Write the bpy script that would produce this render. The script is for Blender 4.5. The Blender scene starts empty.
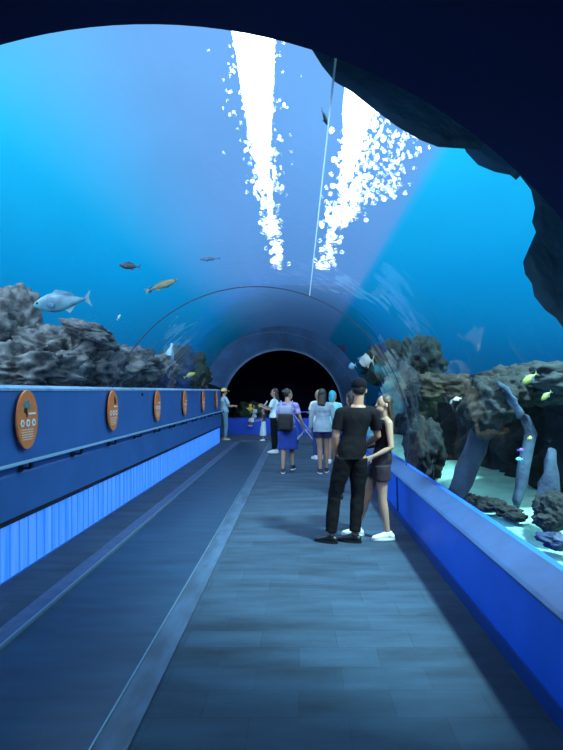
import bpy, bmesh, math, random
from mathutils import Vector, Matrix, noise
random.seed(7)
PI = math.pi
C = bpy.context.scene.collection
SC = bpy.context.scene

# ------------------------------------------------------------------ camera
CAMH = 1.66
cam = bpy.data.cameras.new('camera'); camo = bpy.data.objects.new('camera', cam); C.objects.link(camo)
camo.location = (0, 0, CAMH); camo.rotation_euler = (PI/2, 0, 0)
cam.sensor_fit = 'VERTICAL'; cam.sensor_height = 24.0; cam.lens = 541/750*24
cam.shift_x = -17.5/750; cam.shift_y = 16/750
cam.clip_start = 0.02; cam.clip_end = 400
SC.camera = camo
SC.view_settings.view_transform = 'Standard'; SC.view_settings.look = 'None'
SC.view_settings.exposure = 0.0; SC.view_settings.gamma = 1.0; SC.view_settings.use_curve_mapping = False
SC.cycles.caustics_refractive = False; SC.cycles.caustics_reflective = False
SC.cycles.transparent_max_bounces = 24
SC.cycles.max_bounces = 8; SC.cycles.diffuse_bounces = 3
SC.cycles.sample_clamp_indirect = 4.0

def P(px, py, d):           # photo pixel + distance along the tunnel -> place
    return Vector(((px-299)/541*d, d, CAMH-(py-391)/541*d))

# ------------------------------------------------------------------ world: the lit body of water
def L(h):
    def f(c): c /= 255.0; return c/12.92 if c <= .04045 else ((c+.055)/1.055)**2.4
    return tuple(f(c) for c in h) + (1,)
W = bpy.data.worlds.new('water'); SC.world = W; W.use_nodes = True
nt = W.node_tree; N = nt.nodes; K = nt.links; N.clear()
def nd(t, **kw):
    n = N.new(t)
    for k, v in kw.items(): setattr(n, k, v)
    return n
def wmath(op, a, b=None):
    n = nd('ShaderNodeMath', operation=op)
    for i, v in enumerate((a, b)):
        if v is None: continue
        if isinstance(v, (int, float)): n.inputs[i].default_value = v
        else: K.new(v, n.inputs[i])
    return n.outputs[0]
def wramp(fac, stops, interp='EASE'):
    r = nd('ShaderNodeValToRGB'); r.color_ramp.interpolation = interp
    e = r.color_ramp.elements
    while len(e) < len(stops): e.new(0.5)
    for el, (p, c) in zip(e, stops): el.position = p; el.color = c
    K.new(fac, r.inputs[0]); return r.outputs[0]
tc = nd('ShaderNodeTexCoord'); sp = nd('ShaderNodeSeparateXYZ'); K.new(tc.outputs['Generated'], sp.inputs[0])
x, y, z = sp.outputs
zc = wmath('MAXIMUM', z, 0.02)
ratio = wmath('DIVIDE', x, zc)
up = wmath('ADD', wmath('MULTIPLY', z, 0.5), 0.5)
base = wramp(up, [(0.0, L((6, 24, 40))), (0.46, L((4, 40, 80))), (0.53, L((6, 88, 140))),
                  (0.60, L((6, 136, 200))), (0.70, L((26, 180, 238))), (0.85, L((84, 206, 244)))], 'LINEAR')
lav = wramp(up, [(0.5, L((26, 60, 100))), (0.555, L((58, 110, 176))), (0.60, L((84, 138, 202))), (0.75, L((104, 160, 222)))], 'LINEAR')
rr = wmath('ADD', wmath('MULTIPLY', ratio, 0.25), 0.5)
fac = wramp(rr, [(0.18, (0,0,0,1)), (0.42, (1,1,1,1)), (0.625, (1,1,1,1)), (0.66, (0,0,0,1))], 'EASE')
mx = nd('ShaderNodeMixRGB'); K.new(fac, mx.inputs[0]); K.new(base, mx.inputs[1]); K.new(lav, mx.inputs[2])
nz = nd('ShaderNodeTexNoise'); nz.inputs['Scale'].default_value = 5; nz.inputs['Detail'].default_value = 4
K.new(tc.outputs['Generated'], nz.inputs['Vector'])
nv = wmath('ADD', wmath('MULTIPLY', nz.outputs[0], 0.3), 0.85)
deep = wramp(y, [(0.972, (1,1,1,1)), (0.993, (.42,.42,.42,1))]); nv = wmath('MULTIPLY', nv, deep)
mm = nd('ShaderNodeVectorMath', operation='SCALE'); K.new(mx.outputs[0], mm.inputs[0]); K.new(nv, mm.inputs['Scale'])
bg = nd('ShaderNodeBackground'); K.new(mm.outputs[0], bg.inputs['Color']); bg.inputs['Strength'].default_value = 1.34
wo = nd('ShaderNodeOutputWorld'); K.new(bg.outputs[0], wo.inputs[0])

def area(name, loc, size, energy, color, rot=(0, 0, 0)):
    l = bpy.data.lights.new(name, 'AREA'); l.shape = 'RECTANGLE'; l.size, l.size_y = size
    l.energy = energy; l.color = color
    o = bpy.data.objects.new(name, l); C.objects.link(o); o.location = loc; o.rotation_euler = rot
    return o
# unseen area lights added over both tank sides to brighten rocks and sand
area('tank_fill_light', (5.0, 6.5, 6.4), (3, 9), 450, (.55, 1.0, .95))
area('tank_fill_light', (-7.5, 7.0, 7.0), (3, 9), 420, (.6, .85, 1.0))
for tilt, en in ((44, 2.5), (-44, 2.5)):      # two soft suns added to light the tunnel interior from both sides
    sun = bpy.data.lights.new('side_fill_sun', 'SUN'); sun.energy = en; sun.angle = math.radians(85); sun.color = (.86, .95, 1.0)
    suno = bpy.data.objects.new('side_fill_sun', sun); C.objects.link(suno); suno.rotation_euler = (math.radians(52), math.radians(tilt), 0)

def spot(name, loc, tgt, energy, color, ang=100):
    l = bpy.data.lights.new(name, 'SPOT'); l.energy = energy; l.color = color; l.spot_size = math.radians(ang); l.spot_blend = .6; l.shadow_soft_size = .25
    o = bpy.data.objects.new(name, l); C.objects.link(o); o.location = loc
    o.rotation_euler = (Vector(tgt)-Vector(loc)).to_track_quat('-Z', 'Y').to_euler(); return o
spot('sand_fill_spot', (3.2, 3.4, 6.0), (2.1, 5.4, .4), 4200, (.60, 1.0, .92), 62)  # unseen spot added outside the view to brighten the sand
spot('rock_fill_spot', (-5.5, 4.8, 6.5), (-4.0, 8.5, 2.0), 500, (.9, 1.0, .95), 80)  # unseen spot added to bring out the rocks on the left

# ------------------------------------------------------------------ materials
MATS = {}
def mat(name, col, rough=.6, var=0, vscale=6, bump=0, bscale=30, metal=0, spec=.5, emit=None, es=1, stretch=(1,1,1), col2=None, detail=4):
    if name in MATS: return MATS[name]
    m = bpy.data.materials.new(name); m.use_nodes = True; MATS[name] = m
    n = m.node_tree.nodes; k = m.node_tree.links; b = n['Principled BSDF']
    c = L(col); b.inputs['Base Color'].default_value = c
    b.inputs['Roughness'].default_value = rough; b.inputs['Metallic'].default_value = metal
    b.inputs['Specular IOR Level'].default_value = spec
    if var or bump:
        t = n.new('ShaderNodeTexCoord'); mp = n.new('ShaderNodeMapping'); mp.inputs['Scale'].default_value = stretch
        k.new(t.outputs['Object'], mp.inputs[0])
    if var:
        z = n.new('ShaderNodeTexNoise'); z.inputs['Scale'].default_value = vscale; z.inputs['Detail'].default_value = detail
        k.new(mp.outputs[0], z.inputs['Vector'])
        r = n.new('ShaderNodeValToRGB'); e = r.color_ramp.elements
        c2 = L(col2) if col2 else tuple(min(1, v*(1+var)) for v in c[:3])+(1,)
        e[0].position = .35; e[1].position = .65
        e[0].color = tuple(v*(1-var) for v in c[:3])+(1,) if not col2 else c; e[1].color = c2
        k.new(z.outputs[0], r.inputs[0]); k.new(r.outputs[0], b.inputs['Base Color'])
    if bump:
        z = n.new('ShaderNodeTexNoise'); z.inputs['Scale'].default_value = bscale; z.inputs['Detail'].default_value = 6
        k.new(mp.outputs[0], z.inputs['Vector'])
        u = n.new('ShaderNodeBump'); u.inputs['Strength'].default_value = bump; u.inputs['Distance'].default_value = .05
        k.new(z.outputs[0], u.inputs['Height']); k.new(u.outputs[0], b.inputs['Normal'])
    if emit:
        b.inputs['Emission Color'].default_value = L(emit); b.inputs['Emission Strength'].default_value = es
    return m

# ------------------------------------------------------------------ object helpers
def link(name, bm, m, parent=None, smooth=False):
    me = bpy.data.meshes.new(name)
    bmesh.ops.recalc_face_normals(bm, faces=bm.faces[:])
    bm.to_mesh(me); bm.free()
    if smooth:
        for p in me.polygons: p.use_smooth = True
    o = bpy.data.objects.new(name, me); C.objects.link(o)
    for q in (m if isinstance(m, (list, tuple)) else [m]): me.materials.append(q)
    if parent: o.parent = parent
    return o
def tag(o, label, cat, group=None, kind=None):
    if label: o['label'] = label
    if cat: o['category'] = cat
    if group: o['group'] = group
    if kind: o['kind'] = kind
    return o
def empty(name, loc, label, cat, group=None, rz=0):
    o = bpy.data.objects.new(name, None); C.objects.link(o); o.location = loc; o.rotation_euler = (0, 0, rz)
    return tag(o, label, cat, group)
def struct(name, bm, m, smooth=False):
    o = link(name, bm, m, None, smooth); o['kind'] = 'structure'; return o
def copy_tree(o, parent=None):
    c = o.copy(); C.objects.link(c)
    if parent: c.parent = parent
    for ch in list(o.children): copy_tree(ch, c)
    return c
def box(bm, x0, x1, y0, y1, z0, z1, bev=0):
    r = bmesh.ops.create_cube(bm, size=1)
    vs = r['verts']
    for v in vs:
        v.co = Vector(((x0+x1)/2+v.co.x*(x1-x0), (y0+y1)/2+v.co.y*(y1-y0), (z0+z1)/2+v.co.z*(z1-z0)))
    if bev:
        es = list({e for v in vs for e in v.link_edges})
        bmesh.ops.bevel(bm, geom=es, offset=bev, segments=2, affect='EDGES', profile=.6)
def prism_y(bm, prof, y0, y1):        # closed profile in (x,z) drawn along y
    a = [bm.verts.new((px, y0, pz)) for px, pz in prof]; b = [bm.verts.new((px, y1, pz)) for px, pz in prof]
    n = len(prof)
    for i in range(n): bm.faces.new((a[i], a[(i+1) % n], b[(i+1) % n], b[i]))
    bm.faces.new(a[::-1]); bm.faces.new(b)
def ell(bm, c, r, rot=None, seg=20):
    M = Matrix.Translation(Vector(c)) @ (rot.to_4x4() if rot else Matrix.Identity(4)) @ Matrix.Diagonal((r[0], r[1], r[2], 1))
    bmesh.ops.create_uvsphere(bm, u_segments=seg, v_segments=max(8, seg*2//3), radius=1, matrix=M)
def loft(bm, rings, seg=16, cap=True, rnd=False):  # rings: (centre, axis_u, axis_v) ellipses
    rs = []
    for c, u, v in rings:
        rs.append([bm.verts.new(Vector(c)+u*math.cos(2*PI*i/seg)+v*math.sin(2*PI*i/seg)) for i in range(seg)])
    for a, b in zip(rs, rs[1:]):
        for i in range(seg): bm.faces.new((a[i], a[(i+1) % seg], b[(i+1) % seg], b[i]))
    if cap: bm.faces.new(rs[0][::-1]); bm.faces.new(rs[-1])
def limb(bm, pts, seg=14, rounded=True, ref=(0, 1, 0.01)):   # pts: (point, r) or (point, r_side, r_ref)
    ps = [Vector(p[0]) for p in pts]; R = [(p[1], p[2] if len(p) > 2 else p[1]) for p in pts]
    rings = []
    n = len(ps)
    ref = Vector(ref)
    for i in range(n):
        t = (ps[min(i+1, n-1)]-ps[max(i-1, 0)]).normalized()
        rf = ref if abs(t.dot(ref.normalized())) < .93 else Vector((1, 0, 0))
        u = t.cross(rf).normalized(); v = u.cross(t).normalized()
        rings.append((ps[i], u*R[i][0], v*R[i][1], t))
    out = []
    if rounded:
        c, u, v, t = rings[0]; a = (u.length+v.length)/2
        for s in (.95, .8, .5): out.append((c-t*a*s, u*math.sqrt(1-s*s), v*math.sqrt(1-s*s)))
    out += [(c, u, v) for c, u, v, t in rings]
    if rounded:
        c, u, v, t = rings[-1]; a = (u.length+v.length)/2
        for s in (.5, .8, .95): out.append((c+t*a*s, u*math.sqrt(1-s*s), v*math.sqrt(1-s*s)))
    loft(bm, out, seg)
def tube(bm, pts, r, seg=8): limb(bm, [(p, r) for p in pts], seg, False)

# ------------------------------------------------------------------ tunnel geometry
R0 = 2.06; CX, CZ = -0.58, 1.01
D0, D1, D2, D3 = 2.08, 7.3, 12.9, 18.6
XL = -2.52                                      # left wall plane
def cyl_hit(px, py, R=R0):
    a = (px-299)/541; b = -(py-391)/541
    A = a*a+b*b; B = 2*(a*(-CX)+b*(CAMH-CZ)); Cc = CX*CX+(CAMH-CZ)**2-R*R
    d = (-B+math.sqrt(B*B-4*A*Cc))/(2*A)
    return Vector((a*d, d, CAMH+b*d))
A0, A1 = math.radians(-10.5), math.radians(160.2)   # right ledge .. left ledge
def arch(bm, r0, r1, y0, y1, a0=A0, a1=A1, seg=72):
    v = []
    for i in range(seg+1):
        a = a0+(a1-a0)*i/seg; c, s = math.cos(a), math.sin(a)
        v.append([bm.verts.new((CX+r*c, yy, CZ+r*s)) for r, yy in ((r0, y0), (r0, y1), (r1, y1), (r1, y0))])
    for a, b in zip(v, v[1:]):
        for j in range(4): bm.faces.new((a[j], b[j], b[(j+1) % 4], a[(j+1) % 4]))
    bm.faces.new(v[0]); bm.faces.new(v[-1][::-1]); bm.normal_update()
    for e in bm.edges:
        if len(e.link_faces) == 2 and e.calc_face_angle(0) > .5: e.smooth = False

def acrylic():
    m = bpy.data.materials.new('acrylic'); m.use_nodes = True; n = m.node_tree.nodes; k = m.node_tree.links; n.clear()
    fr = n.new('ShaderNodeFresnel'); fr.inputs[0].default_value = 1.12
    tr = n.new('ShaderNodeBsdfTransparent'); tr.inputs[0].default_value = (.93, .97, 1, 1)
    gl = n.new('ShaderNodeBsdfGlossy'); gl.inputs['Roughness'].default_value = .025; gl.inputs['Color'].default_value = (.85, .95, 1, 1)
    t = n.new('ShaderNodeTexCoord'); z = n.new('ShaderNodeTexNoise'); z.inputs['Scale'].default_value = 1.3; z.inputs['Detail'].default_value = 2
    k.new(t.outputs['Object'], z.inputs['Vector'])
    u = n.new('ShaderNodeBump'); u.inputs['Strength'].default_value = .25; u.inputs['Distance'].default_value = .05
    k.new(z.outputs[0], u.inputs['Height']); k.new(u.outputs[0], gl.inputs['Normal'])
    mxs = n.new('ShaderNodeMixShader'); k.new(fr.outputs[0], mxs.inputs[0]); k.new(tr.outputs[0], mxs.inputs[1]); k.new(gl.outputs[0], mxs.inputs[2])
    o = n.new('ShaderNodeOutputMaterial'); k.new(mxs.outputs[0], o.inputs[0]); return m
def clearout():
    m = bpy.data.materials.new('acrylic_water_side'); m.use_nodes = True; n = m.node_tree.nodes; k = m.node_tree.links; n.clear()
    tr = n.new('ShaderNodeBsdfTransparent'); tr.inputs[0].default_value = (.97, .99, 1, 1)
    o = n.new('ShaderNodeOutputMaterial'); k.new(tr.outputs[0], o.inputs[0]); return m
ACR, ACO = acrylic(), clearout()
navy = mat('navy_shell', (4, 2, 80), .8, .1, 3)
for i, (ya, yb) in enumerate(((D0, D1), (D1, D2), (D2, D3))):
    bm = bmesh.new(); arch(bm, R0, R0+.06, ya, yb)
    o = struct('window_%d' % (i+1), bm, [ACR, ACO], True)
    for p in o.data.polygons:
        c = p.center; rad = math.hypot(c.x-CX, c.z-CZ)
        p.material_index = 0 if rad < R0+.01 and abs(p.normal.y) < .5 else 1
        p.use_smooth = abs(p.normal.y) < .5
    o['label'] = ('nearest', 'middle', 'farthest')[i]+' clear curved acrylic panel of the tunnel vault'
def seamlight():
    m = bpy.data.materials.new('seam_light'); m.use_nodes = True; n = m.node_tree.nodes; k = m.node_tree.links; n.clear()
    t = n.new('ShaderNodeBsdfTranslucent'); t.inputs[0].default_value = (.9, .97, 1, 1); q = n.new('ShaderNodeBsdfTransparent'); mx_ = n.new('ShaderNodeMixShader'); mx_.inputs[0].default_value = .6
    k.new(q.outputs[0], mx_.inputs[1]); k.new(t.outputs[0], mx_.inputs[2]); o = n.new('ShaderNodeOutputMaterial'); k.new(mx_.outputs[0], o.inputs[0]); return m
seam = mat('seam_dark', (14, 26, 54), .5)
for i, (yy, w, r) in enumerate(((D1, .010, .006), (D2, .010, .004), (D3, .03, .012))):
    bm = bmesh.new(); arch(bm, R0-r, R0+(.003 if i < 2 else .07), yy-w, yy+w)
    struct('trim_%d' % (i+1), bm, seam if i < 2 else mat('mouth_rim', (46, 76, 112), .5))
# crown seam
bm = bmesh.new(); zt = CZ+math.sqrt(R0*R0-.72**2)
prism_y(bm, [(.138, zt-.006), (.145, zt-.006), (.145, zt+.01), (.138, zt+.01)], D0, D1)
struct('trim_4', bm, seamlight())
# opaque vault behind the camera
bm = bmesh.new(); arch(bm, R0, R0+.35, -4, D0, A0, A1); struct('ceiling', bm, navy, True)
bm = bmesh.new(); box(bm, -3.2, 2.2, -4.2, -4, -.1, 3.6); struct('wall_back', bm, navy)
bm = bmesh.new(); box(bm, 1.28, 2.2, -4, D0, -.3, .64); box(bm, -3.6, XL-.3, -4, D0, -.3, 1.68); struct('wall_base', bm, navy)

# ------------------------------------------------------------------ floor
def carpet():
    m = bpy.data.materials.new('carpet'); m.use_nodes = True; n = m.node_tree.nodes; k = m.node_tree.links; b = n['Principled BSDF']
    t = n.new('ShaderNodeTexCoord')
    def noi(sc, scale, det=4):
        mp = n.new('ShaderNodeMapping'); mp.inputs['Scale'].default_value = sc; k.new(t.outputs['Object'], mp.inputs[0])
        z = n.new('ShaderNodeTexNoise'); z.inputs['Scale'].default_value = scale; z.inputs['Detail'].default_value = det; k.new(mp.outputs[0], z.inputs['Vector']); return z.outputs[0]
    a = noi((.8, 3.2, 1), 1.6, 5); c = noi((1, 1, 1), 160, 2)
    br = n.new('ShaderNodeTexBrick'); k.new(t.outputs['Object'], br.inputs[0]); br.inputs['Scale'].default_value = 1
    br.inputs['Brick Width'].default_value = .5; br.inputs['Row Height'].default_value = .25; br.inputs['Mortar Size'].default_value = .004
    br.inputs['Color1'].default_value = (.3, .3, .3, 1); br.inputs['Color2'].default_value = (.75, .75, .75, 1); br.inputs['Mortar'].default_value = (.2, .2, .2, 1)
    def mth(op, p, q):
        x_ = n.new('ShaderNodeMath'); x_.operation = op
        for i, v in enumerate((p, q)):
            if isinstance(v, (int, float)): x_.inputs[i].default_value = v
            else: k.new(v, x_.inputs[i])
        return x_.outputs[0]
    s = mth('ADD', mth('MULTIPLY', a, .75), mth('ADD', mth('MULTIPLY', br.outputs[0], .26), mth('MULTIPLY', c, .22)))
    r = n.new('ShaderNodeValToRGB'); e = r.color_ramp.elements
    e[0].position = .35; e[0].color = L((15, 32, 50)); e[1].position = .8; e[1].color = L((52, 78, 106))
    k.new(s, r.inputs[0]); k.new(r.outputs[0], b.inputs['Base Color'])
    u = n.new('ShaderNodeBump'); u.inputs['Strength'].default_value = .5; u.inputs['Distance'].default_value = .01; k.new(c, u.inputs['Height']); k.new(u.outputs[0], b.inputs['Normal'])
    b.inputs['Roughness'].default_value = .9; return m
CARP = carpet()
bm = bmesh.new(); box(bm, -5.2, 4.2, -4, 28, -.3, 0); struct('floor', bm, CARP)

# moving walkway let into the floor
mw = empty('moving_walkway', (-1.44, 7, 0), 'long dark rubber moving walkway belt set into the floor along the left wall', 'moving walkway')
def belt():
    m = bpy.data.materials.new('belt_rubber'); m.use_nodes = True; n = m.node_tree.nodes; k = m.node_tree.links; b = n['Principled BSDF']
    t = n.new('ShaderNodeTexCoord'); mp = n.new('ShaderNodeMapping'); mp.inputs['Scale'].default_value = (1, 5, 1); k.new(t.outputs['Object'], mp.inputs[0])
    z = n.new('ShaderNodeTexNoise'); z.inputs['Scale'].default_value = 1.4; z.inputs['Detail'].default_value = 6; k.new(mp.outputs[0], z.inputs['Vector'])
    r = n.new('ShaderNodeValToRGB'); e = r.color_ramp.elements; e[0].position = .35; e[1].position = .75
    e[0].color = L((20, 46, 74)); e[1].color = L((38, 72, 102)); k.new(z.outputs[0], r.inputs[0]); k.new(r.outputs[0], b.inputs['Base Color'])
    w = n.new('ShaderNodeTexWave'); w.bands_direction = 'X'; w.inputs['Scale'].default_value = 22; k.new(t.outputs['Object'], w.inputs[0])
    u = n.new('ShaderNodeBump'); u.inputs['Strength'].default_value = .15; u.inputs['Distance'].default_value = .004; k.new(w.outputs[0], u.inputs['Height']); k.new(u.outputs[0], b.inputs['Normal'])
    b.inputs['Roughness'].default_value = .42; return m
def wbox(name, x0, x1, y0, y1, z0, z1, m, label=None, bev=0):
    bm = bmesh.new(); box(bm, x0+1.44, x1+1.44, y0-7, y1-7, z0, z1, bev); o = link(name, bm, m, mw)
    if label: o['label'] = label
    return o
steel = mat('brushed_steel', (92, 108, 124), .42, .25, 8, metal=.6, stretch=(1, .1, 1))
wbox('belt', -1.90, -.965, -4, 17.6, -.05, .006, belt())
wbox('edge_plate', -2.08, -1.925, -4, 17.6, -.05, .012, mat('edge_plate_left', (66, 84, 120), .5, .2, 10), None)
wbox('edge_plate', -.955, -.79, -4, 17.6, -.05, .012, mat('edge_plate_right', (60, 84, 112), .5, .35, 9, stretch=(1, .3, 1)), None)
wbox('edge_rail', -1.925, -1.905, -4, 17.6, -.05, .03, mat('rail_bright', (150, 175, 190), .3, metal=.7), 'thin bright metal lip along the belt')
wbox('edge_rail', -.963, -.955, -4, 17.6, -.05, .022, mat('rail_bright', (150, 175, 190), .3), 'thin bright metal lip along the belt')
wbox('comb_plate', -1.92, -.96, 17.6, 18.1, -.05, .012, steel)

# ------------------------------------------------------------------ left wall
blueL = mat('wall_paint_left', (54, 98, 164), .55, .08, 2.0, bump=.05, bscale=60)
ledgeL = mat('ledge_left', (130, 168, 205), .45, .2, 8)
prof = [(XL, 1.68), (XL, .985), (XL-.015, .965), (XL-.015, .93), (XL, .91), (XL+.02, .55), (XL+.015, .53), (XL-.30, .53), (XL-.30, 1.68)]
bm = bmesh.new(); prism_y(bm, prof, -4, 17.42); struct('wall_left', bm, blueL)
bm = bmesh.new(); prism_y(bm, [(XL+.012, 1.662), (XL+.012, 1.684), (XL-.02, 1.70), (XL-.16, 1.715), (XL-.3, 1.715), (XL-.3, 1.6), (XL-.02, 1.66)], -4, 17.5); struct('trim_5', bm, ledgeL)
bm = bmesh.new(); prism_y(bm, [(XL+.022, .55), (XL+.022, .505), (XL-.03, .505), (XL-.03, .55)], -4, 17.42); struct('trim_6', bm, mat('overhang_shade', (6, 8, 20), .6))  # black strip stands for the shade under the wall overhang
# outside of the base, in the tank
bm = bmesh.new(); box(bm, XL-.5, XL-.25, -4, 17.42, -.3, 1.66); struct('wall_tank_left', bm, mat('tank_wall_left', (60, 80, 90), .9, .4, 5))

def glowmat():
    m = bpy.data.materials.new('lit_panel'); m.use_nodes = True; n = m.node_tree.nodes; k = m.node_tree.links; b = n['Principled BSDF']
    t = n.new('ShaderNodeTexCoord')
    z = n.new('ShaderNodeTexNoise'); z.inputs['Scale'].default_value = 1; z.inputs['Detail'].default_value = 3
    mp = n.new('ShaderNodeMapping'); mp.inputs['Scale'].default_value = (1, 9, .6); k.new(t.outputs['Object'], mp.inputs[0]); k.new(mp.outputs[0], z.inputs['Vector'])
    r = n.new('ShaderNodeValToRGB'); e = r.color_ramp.elements; e[0].position = .3; e[1].position = .7
    e[0].color = L((30, 118, 228)); e[1].color = L((84, 148, 244)); k.new(z.outputs[0], r.inputs[0])
    k.new(r.outputs[0], b.inputs['Emission Color']); b.inputs['Emission Strength'].default_value = .92
    b.inputs['Base Color'].default_value = L((60, 110, 200)); b.inputs['Roughness'].default_value = .4; return m
GLOW = glowmat()
ribm = mat('panel_rib', (50, 110, 210), .5, emit=(40, 105, 215), es=1.0)
SP = 2.27; y0 = 4.92-SP/2-2*SP
proto = None
for i in range(9):
    ys = y0+i*SP
    if ys > 17.3: break
    if proto is None:
        e = empty('light_panel', (XL, ys, 0), '', 'light panel', 'backlit panels at the foot of the left wall')
        bm = bmesh.new(); box(bm, -.06, -.03, 0, SP-.012, .012, .505); link('diffuser', bm, GLOW, e)
        for k in range(14):
            bm = bmesh.new(); yy = k*SP/14; box(bm, -.031, -.021, yy, yy+.012, .012, .505); link('rib', bm, ribm, e)
        bm = bmesh.new(); box(bm, -.06, -.012, 0, SP, 0, .014); link('sill', bm, mat('panel_sill', (60, 100, 160), .5), e)
        proto = e
    else:
        e = copy_tree(proto); e.location = (XL, ys, 0)
    e['label'] = 'ribbed glowing blue light panel, '+('cut by the frame edge beside the camera' if i < 2 else 'below the %s orange sign' % ('nearest', 'second nearest', 'third nearest', 'fourth nearest', 'fifth nearest', 'farthest')[min(i-2, 5)] if i < 8 else 'past the last orange sign')
bm = bmesh.new(); box(bm, XL-.3, XL-.06, -4, 17.42, 0, .53); struct('wall_left_base', bm, blueL)

# handrail
hr = empty('handrail', (-2.42, 7, 1.03), 'long flat pale metal handrail along the blue left wall below the orange signs', 'handrail')
bm = bmesh.new(); box(bm, -.028, .028, -10.9, 10.4, -.008, .012, .004); link('rail', bm, mat('rail_top', (150, 190, 215), .35), hr)
blk = mat('black_metal', (10, 14, 30), .5)
b0 = None
for k in range(13):
    yy = 3.76+1.13*k-7
    if b0 is None:
        bm = bmesh.new(); box(bm, -.10, .0, -.02, .02, -.075, -.055, .004); box(bm, -.012, .012, -.02, .02, -.06, -.006, .003); box(bm, -.098, -.086, -.035, .035, -.10, -.03, .004)
        b0 = link('bracket', bm, blk, hr); b0.location = (0, yy, 0)
    else:
        c = b0.copy(); C.objects.link(c); c.location = (0, yy, 0)

# orange oval signs
orange = mat('sign_orange', (238, 128, 66), .5, .06, 30)
cream = mat('sign_print', (240, 225, 210), .6)
dark = mat('sign_dark', (30, 30, 34), .6)
whitep = mat('sign_white', (235, 245, 250), .5)
def disc(bm, ry, rz, x0, x1, seg=48, cy=0, cz=0):
    a = [bm.verts.new((x0, cy+ry*math.cos(2*PI*i/seg), cz+rz*math.sin(2*PI*i/seg))) for i in range(seg)]
    b = [bm.verts.new((x1, v.co.y, v.co.z)) for v in a]
    for i in range(seg): bm.faces.new((a[i], a[(i+1) % seg], b[(i+1) % seg], b[i]))
    bm.faces.new(a[::-1]); bm.faces.new(b)
pics = ['grey sea animal', 'dark diver figure', 'pale panel', 'pale figure', 'plain panel', 'plain panel']
locs = ['nearest the camera', 'second from the camera', 'third from the camera', 'fourth from the camera', 'fifth from the camera', 'last before the wall ends']
for i in range(6):
    s = empty('oval_sign', (XL+.05, 4.92+SP*i, 1.40), 'orange oval sign on the left wall, '+locs[i]+(', with %s picture' % pics[i] if i < 2 else ''), 'sign', 'orange oval signs along the left wall')
    bm = bmesh.new(); disc(bm, .185, .268, -.012, .006); bmesh.ops.bevel(bm, geom=[e for e in bm.edges if abs(e.verts[0].co.x-e.verts[1].co.x) < 1e-6 and len(e.link_faces) == 2 and any(len(f.verts) > 4 for f in e.link_faces)], offset=.003, segments=1, affect='EDGES')
    link('face', bm, orange, s)
    bm = bmesh.new(); disc(bm, .05, .07, -.05, -.012); link('standoff', bm, blk, s)
    bm = bmesh.new()
    if i == 0:
        disc(bm, .055, .05, .006, .009, 9, -.03, .135); disc(bm, .022, .02, .006, .010, 7, .035, .12)
        link('picture', bm, mat('sign_grey', (120, 130, 125), .6, .5, 40), s)
        bm = bmesh.new(); disc(bm, .03, .028, .006, .0105, 8, -.045, .085); disc(bm, .012, .03, .006, .0105, 8, -.025, .05); link('picture_dark', bm, dark, s)  # dark printed shapes within the picture
    else:
        disc(bm, .03, .045, .006, .009, 8, .06, .12); disc(bm, .017, .03, .006, .009, 7, .035, .165); link('picture', bm, dark if i < 2 else mat('sign_grey', (120, 130, 125), .6, .5, 40), s)
    bm = bmesh.new(); box(bm, .006, .009, .01, .14, .045, .062); link('title_bar', bm, whitep, s)
    for j, cy in enumerate((-.10, 0.0, .105)):      # three outlined picture symbols
        bm = bmesh.new(); disc(bm, .034, .036, .006, .009, 6+j*2, cy, -.03); sy_ = link('symbol', bm, whitep, s)
        bm = bmesh.new(); disc(bm, .016, .018, .009, .0105, 8, cy, -.03); link('symbol_centre', bm, orange, sy_)
    bm = bmesh.new()
    for j in range(5):
        zz = -.095-.022*j; w = .13*math.sqrt(max(0.05, 1-((zz)/.25)**2))
        yy = -w
        while yy < w-.015:
            q = .012+.022*random.random(); box(bm, .006, .008, yy, min(w, yy+q), zz, zz+.009); yy += q+.009
    link('small_print', bm, cream, s)
bm = bmesh.new(); box(bm, XL, XL+.02, 8.66, 8.70, 1.58, 1.63, .004); tag(link('wall_sensor', bm, blk), 'tiny black box high on the left wall between the second and third orange signs', 'sensor')

# ------------------------------------------------------------------ right low wall
blueR = mat('wall_paint_right', (20, 98, 228), .5, .06, 3, bump=.04, bscale=50)
bm = bmesh.new(); prism_y(bm, [(1.285, .11), (1.27, .555), (1.285, .57), (1.46, .655), (1.52, .655), (1.52, -.3), (1.28, -.3)], -4, 19); struct('wall_right', bm, blueR)
bm = bmesh.new(); prism_y(bm, [(1.278, 0), (1.272, .112), (1.30, .112), (1.30, 0)], -4, 19); struct('baseboard_right', bm, mat('kick_blue', (22, 62, 140), .5))
bm = bmesh.new(); prism_y(bm, [(1.262, .548), (1.262, .562), (1.285, .578), (1.455, .662), (1.47, .655), (1.29, .556)], -4, 19); struct('trim_7', bm, mat('ledge_right', (40, 74, 128), .45, .12, 6))
for q, yy in enumerate((7.0, 12.9)):
    bm = bmesh.new(); prism_y(bm, [(1.266, .112), (1.255, .552), (1.29, .552), (1.29, .112)], yy-.02, yy+.02); struct('trim_%d' % (8+q), bm, mat('kick_blue', (22, 62, 140), .5))

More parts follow.
